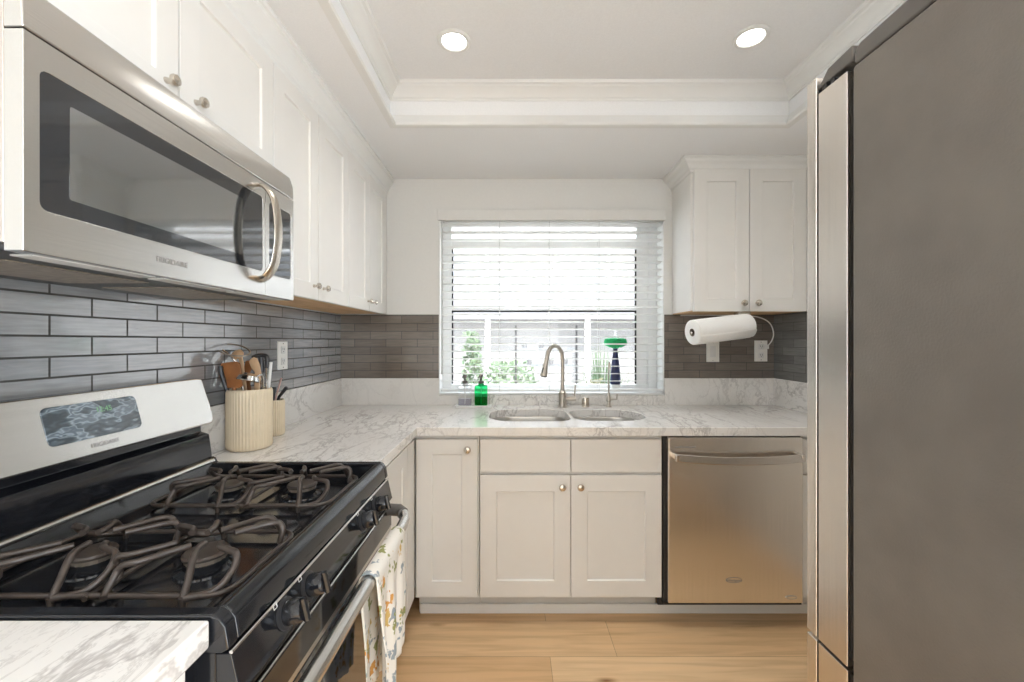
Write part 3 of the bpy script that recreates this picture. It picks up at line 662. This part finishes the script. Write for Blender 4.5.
# stainless fascia with rounded ends
out = [(RY0+.012, 0), (RY1-.035, 0), (RY1-.012, .03), (RY1-.004, .75), (RY1-.007, .93), (RY1-.018, 1.0), (RY0+.012, 1.0), (RY0+.002, .93), (RY0+.002, .1)]
fs = MB().prism([pp(y, t_, -.016) for y, t_ in out], pn*.016).build('fascia', 'steel_y', r, bevel=.005, seg=3)
dsp = MB().prism([pp(y, t_, -.001) for y, t_ in [(a, b2/.148) for a, b2 in rrect(.868, 1.088, .17*.148, .74*.148, .013, 4)]], pn*.0025).build('display', 'display_film', fs, bevel=.001)
text('12:45', .018, 'digit_green', dsp, 'clock_digits', pp(1.0, .32, .0018), (0,1,0), -(PBm-PT))
text('FRIGIDAIRE', .0135, 'logo_grey', fs, 'logo_text', pp(.985, .86, .0003), (0,1,0), -(PBm-PT))
tr = MB().tube([(-.957, RY0+.01, .922), (-.957, RY1-.012, .922)], .0095, 12); tr.build('back_highlight', 'steel_y', r)  # steel tube stands in for the highlight along the glossy black curve
# front control panel
fp = MB().prism([(-.42, RY0+.003, .861), (-.398, RY0+.003, .861), (-.384, RY0+.003, .800), (-.42, RY0+.003, .800)], (0, RY1-RY0-.006, 0)).build('control_panel', 'black_gloss', r, bevel=.002)
MB().tube([(-.3985, RY0+.004, .8625), (-.3985, RY1-.004, .8625)], .0028, 8).build('trim_line', 'chrome', fp)
kn_n = Vector((.975, 0, .22)).normalized()
for ky in (.722, .803, 1.095, 1.200):
    bc = Vector((-.3905, ky, .834))
    k1 = MB().lathe([(.026,-.002),(.026,.002),(.022,.004),(0,.004)], bc, kn_n, 24).build('burner_knob', 'black_plastic', r, ang=50)
    kk = MB().lathe([(.0205,.004),(.021,.010),(.0195,.028),(.017,.032),(0,.033)], bc, kn_n, 24); kk.build('knob_cap', 'black_gloss', k1, ang=50)
    up = Vector((-.22, 0, .975)); gp = bc+kn_n*.034
    MB().tube([gp-up*.019, gp+up*.019], [.006, .006], 8).build('knob_grip', 'black_gloss', k1)
    sq = bc+up*.028+Vector((0,-.024,0)) + kn_n*.0012
    MB().tube([sq+Vector((0,a,0))*.0045+up*b2*.0045 for a, b2 in ((-1,-1),(1,-1),(1,1),(-1,1))], .0007, 5, closed=True).build('knob_mark', 'mark_white', fp)
gr = MB()
for z in (.796, .787): gr.box(-.42, -.392, RY0+.006, RY1-.006, z-.0025, z+.0025)
gr.build('vent_louvre', 'black_plastic', r, bevel=.001)
od = MB().box(-.44, -.388, RY0+.004, RY1-.004, .25, .780).build('oven_door', 'steel_y', r, bevel=.004)
MB().box(-.389, -.3865, RY0+.006, RY1-.006, .715, .776).build('door_top_band', 'black_gloss', od, bevel=.001)
MB().box(-.3885, -.3862, RY0+.13, RY1-.13, .36, .70).build('oven_glass', 'dark_glass', od, bevel=.001)
bp = [(-.386, RY1-.04, .800), (-.350, RY1-.045, .800), (-.328, RY1-.075, .793), (-.322, RY1-.13, .785), (-.322, .966, .785), (-.322, RY0+.07, .785), (-.326, RY0+.035, .790), (-.350, RY0+.018, .798), (-.386, RY0+.018, .800)]
bp = [(x, y, z-.022) for x, y, z in bp]
MB().tube(smoothpath(bp, 6), .0155, 14).build('handle', 'steel_y', od, ang=60)
for yy in (RY1-.04, RY0+.020): MB().tube([(-.388, yy, .778), (-.350, yy-(.006 if yy > 1 else -.006), .778), (-.335, yy-(.022 if yy > 1 else -.010), .775)], .018, 14).build('handle_bracket', 'hinge_plastic', od)
MB().box(-.44, -.39, RY0+.004, RY1-.004, .06, .243).build('storage_drawer', 'steel_y', r, bevel=.004)
# burners
BU = [(-.782, .782), (-.572, .782), (-.778, 1.152), (-.578, 1.152)]
for k, (bx, by) in enumerate(BU):
    sc = 1 if k % 2 else .92
    b_ = MB().lathe([(.052*sc,.0),(.050*sc,.004),(.040*sc,.007),(.036*sc,.009),(.036*sc,.018),(0,.018)], (bx, by, .8795), n=32).build('burner', 'black_gloss', r)
    MB().lathe([(.033*sc,.018),(.034*sc,.026),(0,.026)], (bx, by, .8795), n=36, wob=.02, nw=18).build('burner_head', 'burner_metal', b_)
    MB().lathe([(.037*sc,.026),(.038*sc,.030),(.035*sc,.034),(0,.035)], (bx, by, .8795), n=32).build('burner_cap', 'cast_iron', b_)
# grates
def grate(cy):
    g = MB(); h = .936; m_ = .918; l = .894; R_ = .005
    xs0, xs1, ya, yb = -.915, -.462, cy-.110, cy+.118
    g.tube([(x, y, l) for x, y in rrect(xs0, xs1, ya, yb, .035, 5)], R_, 8, closed=True)
    for bx, by in BU:
        if abs(by-cy) > .1: continue
        for s_ in (1, -1):
            def W_(L3): return [(bx+s_*u, by+s_*v_, z) for u, v_, z in L3]
            A = [(.012,-.020,h),(.016,-.045,h),(.030,-.072,h-.002),(.042,-.098,.912),(.048,-.116,l)]
            B = [(.042,-.020,h),(.052,-.036,h),(.074,-.046,h),(.094,-.056,h-.003),(.098,-.074,.914),(.085,-.100,l+.002),(.05,-.117,l)]
            C_ = [(.006,.030,h),(.030,.058,h),(.050,.084,h),(.066,.092,h-.001),(.078,.092,.925),(.082,.108,l+.006),(.078,.117,l)]
            D = [(.040,.020,h),(.062,.042,h),(.085,.062,h),(.100,.066,h-.001),(.108,.064,.922),(.104,.062,l+.004),(.102,.085,l)]
            for Q in (A, B, C_, D): g.tube(smoothpath(W_(Q), 5), .0058, 8)
            g.tube([(bx+s_*.048, by-s_*.117, l+.002), (bx+s_*.048, by-s_*.117, .8795)], [.006, .004], 8)
    for y in (ya, yb): g.tube([(-.68, y, l), (-.68, cy+(y-cy)*.55, l)], R_, 8)
    g.tube([(-.68, cy-.118, l), (-.68, cy+.118, l)], R_, 8)
    return g.build('burner_grate', 'cast_iron', r, ang=60)
grate(.782); grate(1.152)

# ------------------------------------------------------------------ towel on the oven handle
def towel():
    mb = MB(); bm = mb.bm; bx, bz, rr = -.322, .763, .0185
    nu, y0, y1 = 26, .935, 1.175
    prof = []
    for k in range(14): prof.append(('b', .28*(1-k/13)))
    for k in range(1, 8): prof.append(('a', PI*k/8))
    for k in range(20): prof.append(('f', .27*k/19))
    grid = []
    for kind, q in prof:
        row = []
        for i in range(nu+1):
            u = i/nu; y = y0+(y1-y0)*u
            if kind == 'a': x = bx-rr*math.cos(q); z = bz+rr*math.sin(q); yy = y
            else:
                dn = q; s_ = 1 if kind == 'f' else -1
                wv = .010*math.sin(u*14+.6+dn*4)*min(1, dn*7)+.005*math.sin(u*31+dn*9)*min(1, dn*7)
                x = bx+s_*rr+(wv if kind == 'f' else wv*.35) + (.004*dn if kind == 'f' else 0)
                z = bz-dn*(1.0 + (.28*(1-u) if kind == 'f' else .2*u)) ; yy = y+(.5-u)*.22*dn*1.3
            row.append(bm.verts.new((x, yy, z)))
        grid.append(row)
    for a in range(len(grid)-1):
        for i in range(nu): bm.faces.new((grid[a][i], grid[a][i+1], grid[a+1][i+1], grid[a+1][i]))
    o = mb.build('dish_towel', 'towel_print', ang=80)
    s2 = o.modifiers.new('s', 'SOLIDIFY'); s2.thickness = .003; s2.offset = 1
    tag(o, 'cream dish towel printed with lemons and leaves hanging on the oven handle', 'towel')
towel()

# ------------------------------------------------------------------ crocks and utensils
def crock(cx, cy, r0, h, nw, label, z0=HC+.0005):
    wall = .006
    prof = [(0,0),(r0-.006,0),(r0-.001,.004),(r0,.012),(r0,h-.010),(r0-.001,h-.002),(r0-.003,h),(r0-wall,h-.001),(r0-wall-.001,.012),(0,.012)]
    mb = MB(); n = nw*6; rings = []
    for i, (rr, z) in enumerate(prof):
        amp = .0016 if 3 <= i <= 4 else 0
        rings.append([Vector((cx+(rr+amp*math.cos(2*PI*k*nw/n))*math.cos(2*PI*k/n), cy+(rr+amp*math.cos(2*PI*k*nw/n))*math.sin(2*PI*k/n), z0+z)) for k in range(n)]) if rr > 0 else rings.append([Vector((cx+.0005*math.cos(2*PI*k/n), cy+.0005*math.sin(2*PI*k/n), z0+z)) for k in range(n)])
    mb.rings(rings); return solo(mb, 'utensil_crock', 'crock_ceramic', label, 'crock', ang=50)
CX, CY = -.960, 1.53
crock(CX, CY, .0725, .216, 44, 'large cream ribbed crock full of cooking utensils beside the range')
SX, SY = -.990, 1.735
crock(SX, SY, .041, .147, 30, 'small cream ribbed crock with thin black handles behind the large crock')
def pix(x, y, Y): return Vector(((x-512)/418*Y, Y, 1.304-(y-341)/418*Y))
def flat(pts, thick, up, mat_list=None):
    mb = MB(); mb.tube([p for p, _ in pts], [w_ for _, w_ in pts], 12, flat=thick, up=up); return mb
zb = HC+.016
G = 'cooking utensils in the large crock'
def utensil(name, label, cat, grp=G): return thing(name, label, cat, (CX, CY, zb), grp)
b0 = Vector((CX, CY, zb))
# brown wooden turner
mb = MB().prism([pix(x, y, 1.482) for x, y in ((219.5,367),(221,363.5),(224,363),(230,362),(236,361.5),(239,363),(240,366),(242,386),(239,388),(228,388),(224,386))], (0, .007, 0))
mb.tube([pix(234, 387, 1.486), b0+Vector((.0,-.03,.0))], .007, 10)
solo(mb, 'wooden_turner', 'wood_brown', 'wide reddish-brown wooden turner at the left of the large crock', 'utensil', G, bevel=.0015)
# wooden spoon pale
a = pix(243, 372, 1.55); e = pix(240, 357, 1.56)
solo(MB().tube(smoothpath([b0+Vector((.01,.0,0)), a, e, e+Vector((-.012,0,.008)), e+Vector((-.03,0,.012))], 4), [.006]*5+[.007]*3+[.012,.018,.022,.024,.024,.022,.018,.012,.004], 12, flat=.35, up=(.1,-1,.6)), 'wooden_spoon', 'wood_pale', 'pale wooden spoon leaning left behind the brown turner', 'utensil', G)
a = pix(258, 372, 1.53); e = pix(253, 360, 1.53)
solo(MB().tube([b0+Vector((.02,-.01,0)), a, (a+e)/2, e, e+Vector((-.004,0,.006))], [.006,.012,.017,.016,.008], 12, flat=.25, up=(0,-1,.1)), 'wooden_spatula', 'wood_pale', 'pale flat wooden spatula in the middle of the crock', 'utensil', G)
a = pix(247, 374, 1.575); e = pix(249, 362, 1.575)
solo(MB().tube([b0+Vector((0,.03,0)), a, (a+e)/2, e, e+Vector((0,0,.005))], [.006,.010,.015,.014,.007], 12, flat=.3, up=(0,-1,.1)), 'wooden_spoon', 'wood_brown', 'small brown wooden spoon behind the steel ladle', 'utensil', G)
# steel ring skimmer
u = utensil('ring_skimmer', 'dark-rimmed oval skimmer sticking up highest from the crock', 'utensil')
c0 = pix(234, 350, 1.52)
MB().tube([c0+Vector((.056*math.cos(q), .03*math.sin(q), .016*math.sin(q)-.014*math.cos(q))) for q in [2*PI*k/28 for k in range(28)]], .0028, 8, closed=True).build('rim', 'burner_metal', u)
MB().tube(smoothpath([c0+Vector((-.03,-.02,.0)), pix(232,358,1.51), pix(239,372,1.52), b0+Vector((.0,.015,0))], 5), .0035, 8).build('handle', 'chrome', u)
# ladle
u = utensil('ladle', 'polished steel ladle with its bowl turned down over the crock rim', 'utensil')
c0 = pix(247, 381, 1.50)
MB().lathe([(.037,0),(.040,.003),(.034,.018),(.020,.028),(.0,.031),(.0,.029),(.019,.026),(.032,.016),(.036,.002)][:5], c0, (.15,.25,1), 28).build('bowl', 'chrome', u)
MB().tube(smoothpath([c0+Vector((.025,.01,.012)), c0+Vector((.034,.03,.018)), c0+Vector((.030,.045,-.03)), b0+Vector((.03,-.0,0))], 5), .0035, 8).build('handle', 'chrome', u)
# tongs / black handled tool
u = utensil('black_tongs', 'black-headed steel tongs at the right of the large crock', 'utensil')
for s_, px in ((-1, 261), (1, 266.5)):
    MB().tube([b0+Vector((.025+.008*s_, .015, 0)), pix(px, 385, 1.56), pix(px, 366, 1.56)], .0042, 8, flat=.5, up=(0,-1,0)).build('arm', 'steel_z', u)
MB().tube(smoothpath([pix(253,357.5,1.56), pix(258,355.5,1.56), pix(266,356,1.56), pix(267.5,361,1.56), pix(267,368,1.56)], 5), .0078, 10).tube([pix(261,357,1.56), pix(262,372,1.56)], .0085, 10).build('grip', 'black_plastic', u)
solo(MB().tube([b0+Vector((.045,.01,0)), pix(271, 362, 1.56)], [.004,.0055], 10), 'white_spatula', 'mark_white', 'thin white spatula standing at the far right of the large crock', 'utensil', G)
solo(MB().tube([b0+Vector((-.02,.0,0)), pix(221.5, 374, 1.475), pix(220.5, 366, 1.475)], [.005,.008,.007], 10), 'black_spoon', 'black_plastic', 'black spoon showing only its dark edge behind the brown turner at the far left', 'utensil', G)
# small crock sticks
b1 = Vector((SX, SY, HC+.016)); G2 = 'thin handles in the small crock'
solo(MB().tube([b1, pix(273.5, 398, 1.73), pix(274.5, 387, 1.73)], [.004,.006,.008], 10), 'black_knife', 'black_plastic', 'upright black-handled tool in the small crock', 'utensil', G2)
solo(MB().tube([b1+Vector((-.01,.0,0)), pix(279, 397, 1.73), pix(286.5, 387.5, 1.73)], [.004,.006,.0075], 10), 'black_knife', 'black_plastic', 'black-handled tool leaning right out of the small crock', 'utensil', G2)
solo(MB().tube([b1+Vector((-.015,-.01,0)), pix(277, 393, 1.72), pix(281.5, 378, 1.72)], .0032, 8), 'pink_stick', 'pink_plastic', 'thin pink stick in the small crock', 'utensil', G2)

# ------------------------------------------------------------------ outlets and switch
def plate(c, U, Nn, kind, label, name, cat):
    c = Vector(c); U = Vector(U); Nn = Vector(Nn); Z = Vector((0,0,1)); r = thing(name, label, cat, c)
    def pr(u0, u1, z0, z1, n0, n1, nm, mt, par, bev=.0015): return MB().prism([c+U*a+Z*b2+Nn*n0 for a, b2 in ((u0,z0),(u1,z0),(u1,z1),(u0,z1))], Nn*(n1-n0)).build(nm, mt, par, bevel=bev)
    p = pr(-.039,.039,-.064,.064,0.0003,.006,'cover_plate','plastic_white', r)
    if kind == 'switch':
        pr(-.017,.017,-.034,.034,.006,.009,'rocker','mark_white', r)
    else:
        for z in (-.026, .026):
            f_ = pr(-.0165,.0165,z-.017,z+.017,.006,.0085,'socket','mark_white', r)
            for u in (-.006,.006): pr(u-.001,u+.001,z-.002,z+.008,.0084,.0089,'slot','black_plastic', f_, 0)
            MB().lathe([(.0022,0),(.0022,.0005),(0,.0005)], c+Z*(z-.008)+Nn*.0084, Nn, 12).build('slot', 'black_plastic', f_)
    for z in (-.054, .054): MB().lathe([(.0025,0),(.0025,.0008),(0,.0008)], c+Z*z+Nn*.006, Nn, 12).build('screw', 'nickel', r)
plate((XL+T, 1.905, 1.238), (0,1,0), (1,0,0), 'outlet', 'white double outlet on the left wall tiles behind the crocks', 'wall_outlet', 'outlet')
plate((1.228, YB-T, 1.240), (1,0,0), (0,-1,0), 'switch', 'white rocker switch on the tiles just under the paper towel', 'light_switch', 'switch')
plate((1.522, YB-T, 1.243), (1,0,0), (0,-1,0), 'outlet', 'white outlet on the tiles right of the paper towel with a cable plugged in', 'wall_outlet', 'outlet')
# cable
cab = [(1.545, YB-T-.012, 1.262), (1.575, YB-.026, 1.30), (1.588, YB-.028, 1.35), (1.565, YB-.03, 1.41), (1.50, YB-.04, 1.445), (1.40, YB-.05, 1.456), (1.2, YB-.05, 1.459), (1.02, YB-.04, 1.459)]
mb = MB().tube(smoothpath(cab, 6), .0035, 8); mb.box(1.532, 1.558, YB-T-.026, YB-T-.0095, 1.256, 1.282)
solo(mb, 'power_cable', 'cord_white', 'white cable curving from the outlet up under the right wall cabinet', 'cable')
# paper towel and holder
A0, A1 = Vector((.935, 2.17, 1.348)), Vector((1.265, 2.245, 1.386))
d = (A1-A0); Ld = d.length
hold = thing('towel_holder', 'thin rod holder screwed under the right wall cabinet', 'holder', (1.27, 2.33, 1.46))
e_ = A1+d.normalized()*.012
MB().tube([A0-d.normalized()*.004, e_], .006, 10).tube(smoothpath([e_, e_+Vector((.01,.03,.03)), (1.285, 2.335, 1.45)], 4), .006, 10).build('rod', 'nickel', hold)
MB().box(1.25, 1.32, 2.31, 2.36, 1.453, 1.464).build('mount_plate', 'nickel', hold, bevel=.002)
rl = thing('paper_towel_roll', 'white paper towel roll hanging tilted under the right wall cabinet', 'paper towel', (A0+A1)/2)
mb = MB(); dn = d.normalized(); U = Vector((0,0,1)); U = (U-dn*U.dot(dn)).normalized(); V_ = dn.cross(U); n = 48
def ringr(rr, h_): return [A0+dn*h_+(U*math.cos(2*PI*k/n)+V_*math.sin(2*PI*k/n))*rr for k in range(n)]
mb.rings([ringr(.019, 0.0005), ringr(.060, 0), ringr(.065, .004), ringr(.066, .05), ringr(.066, Ld-.05), ringr(.065, Ld-.004), ringr(.060, Ld), ringr(.019, Ld-.0005)], closed=True).build('roll', 'paper', rl, ang=50)
MB().rings([ringr(.0205, -.0005), ringr(.0175, -.0005), ringr(.0175, Ld+.0005), ringr(.0205, Ld+.0005)], closed=True).build('core', 'card', rl, ang=50)
f0 = -V_*.0 
pts = []
for k in range(8):
    q = math.radians(118+k*7); pts.append(q)
sh = MB(); ra = []
sgn = 1 if V_.y < 0 else -1
for h_ in (.002, Ld-.002):
    ra.append([A0+dn*h_+(U*math.cos(q*.9)+V_*sgn*math.sin(q*.9))*(.0664+.0012*(1-abs(i-4)/4)) for i, q in enumerate(pts)])
bm = sh.bm; v0 = [bm.verts.new(p) for p in ra[0]]; v1 = [bm.verts.new(p) for p in ra[1]]
for i in range(7): bm.faces.new((v0[i], v0[i+1], v1[i+1], v1[i]))
so_ = sh.build('loose_sheet', 'paper', rl); sm_ = so_.modifiers.new('s', 'SOLIDIFY'); sm_.thickness = .0006

# ------------------------------------------------------------------ recessed lights
def downlight(x, y, label):
    r = thing('recessed_light', label, 'ceiling light', (x, y, ZT), 'recessed ceiling lights')
    MB().lathe([(.046,-.0005),(.050,-.006),(.060,-.007),(.066,-.003),(.0665,-.0003),(.046,-.0003)], (x, y, ZT), n=40).build('trim_ring', 'trim_paint', r)
    MB().lathe([(0,-.003),(.047,-.003),(.048,-.001),(0,-.001)], (x, y, ZT), n=32).build('lens', 'lamp_lens', r)
    l = bpy.data.lights.new('lamp', 'SPOT'); l.spot_size = math.radians(118); l.spot_blend = 1.0; l.shadow_soft_size = .045; l.energy = DOWN_W; l.color = (1, .99, .98)
    lo = bpy.data.objects.new('lamp', l); COL.objects.link(lo); lo.location = (0, 0, -.012); lo.parent = r
downlight(-.229, 1.652, 'left of the two round recessed lights in the ceiling tray')
downlight(.932, 1.630, 'right of the two round recessed lights in the ceiling tray, nearer the refrigerator')
for x in (-.229, .932):  # extra downlights added out of view to help light the room
    for y in (-.35, -1.6): downlight(x, y, 'round recessed light added out of view in the ceiling tray behind the camera')

# ------------------------------------------------------------------ outside
gy = 2.75
tag(MB().box(-8, 10, gy, 16, -.35, -.25).build('patio', 'paving', smooth=False), 'pale paving outside the window', 'ground', kind='structure')
hb = thing('neighbour_house', 'pale two-level neighbouring house seen through the blind', 'building', (1, 9, -.25))
MB().box(-7, 9, 9, 9.3, -.25, 6).build('wall', 'stucco_out', hb)
for x in (-1.7, .9, 2.7):
    wf = MB().box(x, x+1.2, 8.94, 9.0, 2.3, 3.3).build('window', 'vinyl_white', hb); MB().box(x+.08, x+1.12, 8.93, 8.945, 2.38, 3.22).build('pane', 'stucco_grey', wf)
MB().prism([(-3.6, 8.5, 1.75), (4.4, 8.5, 1.75), (4.4, 8.5, 1.95), (.6, 8.5, 2.75), (-3.6, 8.5, 2.25)], (0, .5, 0)).build('porch_roof', 'roof_out', hb)
for x in (-1.9, -.55, 1.5, 2.9): MB().box(x, x+.10, 8.55, 8.65, -.25, 1.75).build('porch_post', 'stone_tray', hb)
rk = thing('plant_rack', 'dark thin-framed rack standing outside beyond the faucet', 'rack', (.33, 4.2, -.25))
f = MB()
for x in (.03, .64): f.box(x, x+.018, 4.2, 4.22, -.25, 1.46)
f.box(.03, .66, 4.2, 4.22, .80, .84)
f.build('frame', 'black_plastic', rk)
for z in (1.05, 1.22): MB().box(.05, .64, 4.21, 4.40, z, z+.012).build('shelf', 'stucco_grey', rk)
for i, (x, z) in enumerate(((.13, 1.232), (.30, 1.232), (.47, 1.232), (.18, 1.062), (.40, 1.062), (.55, 1.062))):
    solo(MB().lathe([(0,0),(.022,0),(.030,.05),(.033,.055),(.028,.06),(0,.05)], (x, 4.3, z), n=16), 'small_pot', 'roof_out', 'small grey pot standing in the rack outside the window', 'pot', 'small pots in the rack outside')
def shrub(x, y, z0, rx, rz, n, mat, label, stem=True, spiky=False):
    r = thing('garden_shrub', label, 'shrub', (x, y, z0), 'shrubs outside the window')
    mb = MB(); bm = mb.bm
    for k in range(n):
        if spiky:
            a = random.uniform(0, 2*PI); e = random.uniform(.3, 1.5); L_ = rz*random.uniform(.7, 1.1)
            d_ = Vector((math.cos(a)*math.cos(e)*rx/rz, math.sin(a)*math.cos(e)*rx/rz, math.sin(e))); p = Vector((x, y, z0+.02))
            w_ = Vector((-math.sin(a), math.cos(a), 0))*.012
            v = [bm.verts.new(q) for q in (p-w_, p+w_, p+d_*L_*.6+w_*.9, p+d_*L_, p+d_*L_*.6-w_*.9)]; bm.faces.new(v)
        else:
            a = random.uniform(0, 2*PI); rr = math.sqrt(random.random()); h_ = random.random()
            p = Vector((x+rx*rr*math.cos(a)*(1.1-.6*h_), y+rx*.7*rr*math.sin(a), z0+rz*h_))
            s_ = random.uniform(.025, .05); t1 = Vector((random.gauss(0,1), random.gauss(0,1), random.gauss(0,1))).normalized(); t2 = t1.orthogonal().normalized()
            bm.faces.new([bm.verts.new(q) for q in (p-t1*s_, p+t2*s_*.5, p+t1*s_, p-t2*s_*.5)])
    mb.build('foliage', mat, r, smooth=False)
    MB().tube([(x, y, z0-.0), (x, y, z0+rz*.5)], .012, 6).build('stem', 'bark', r)
shrub(-.42, 4.4, -.25, .17, 1.65, 700, 'foliage', 'tall narrow green shrub outside, left of the window centre')
shrub(-.02, 5.6, -.25, .60, 1.28, 1500, 'foliage', 'broad low green hedge outside the lower left of the window')
shrub(1.05, 4.9, .1, .60, 1.12, 260, 'foliage', 'spiky green plant outside the lower right of the window', spiky=True)
shrub(.80, 3.9, -.25, .17, 1.2, 300, 'foliage_yellow', 'yellowish bush outside beside the spiky plant')
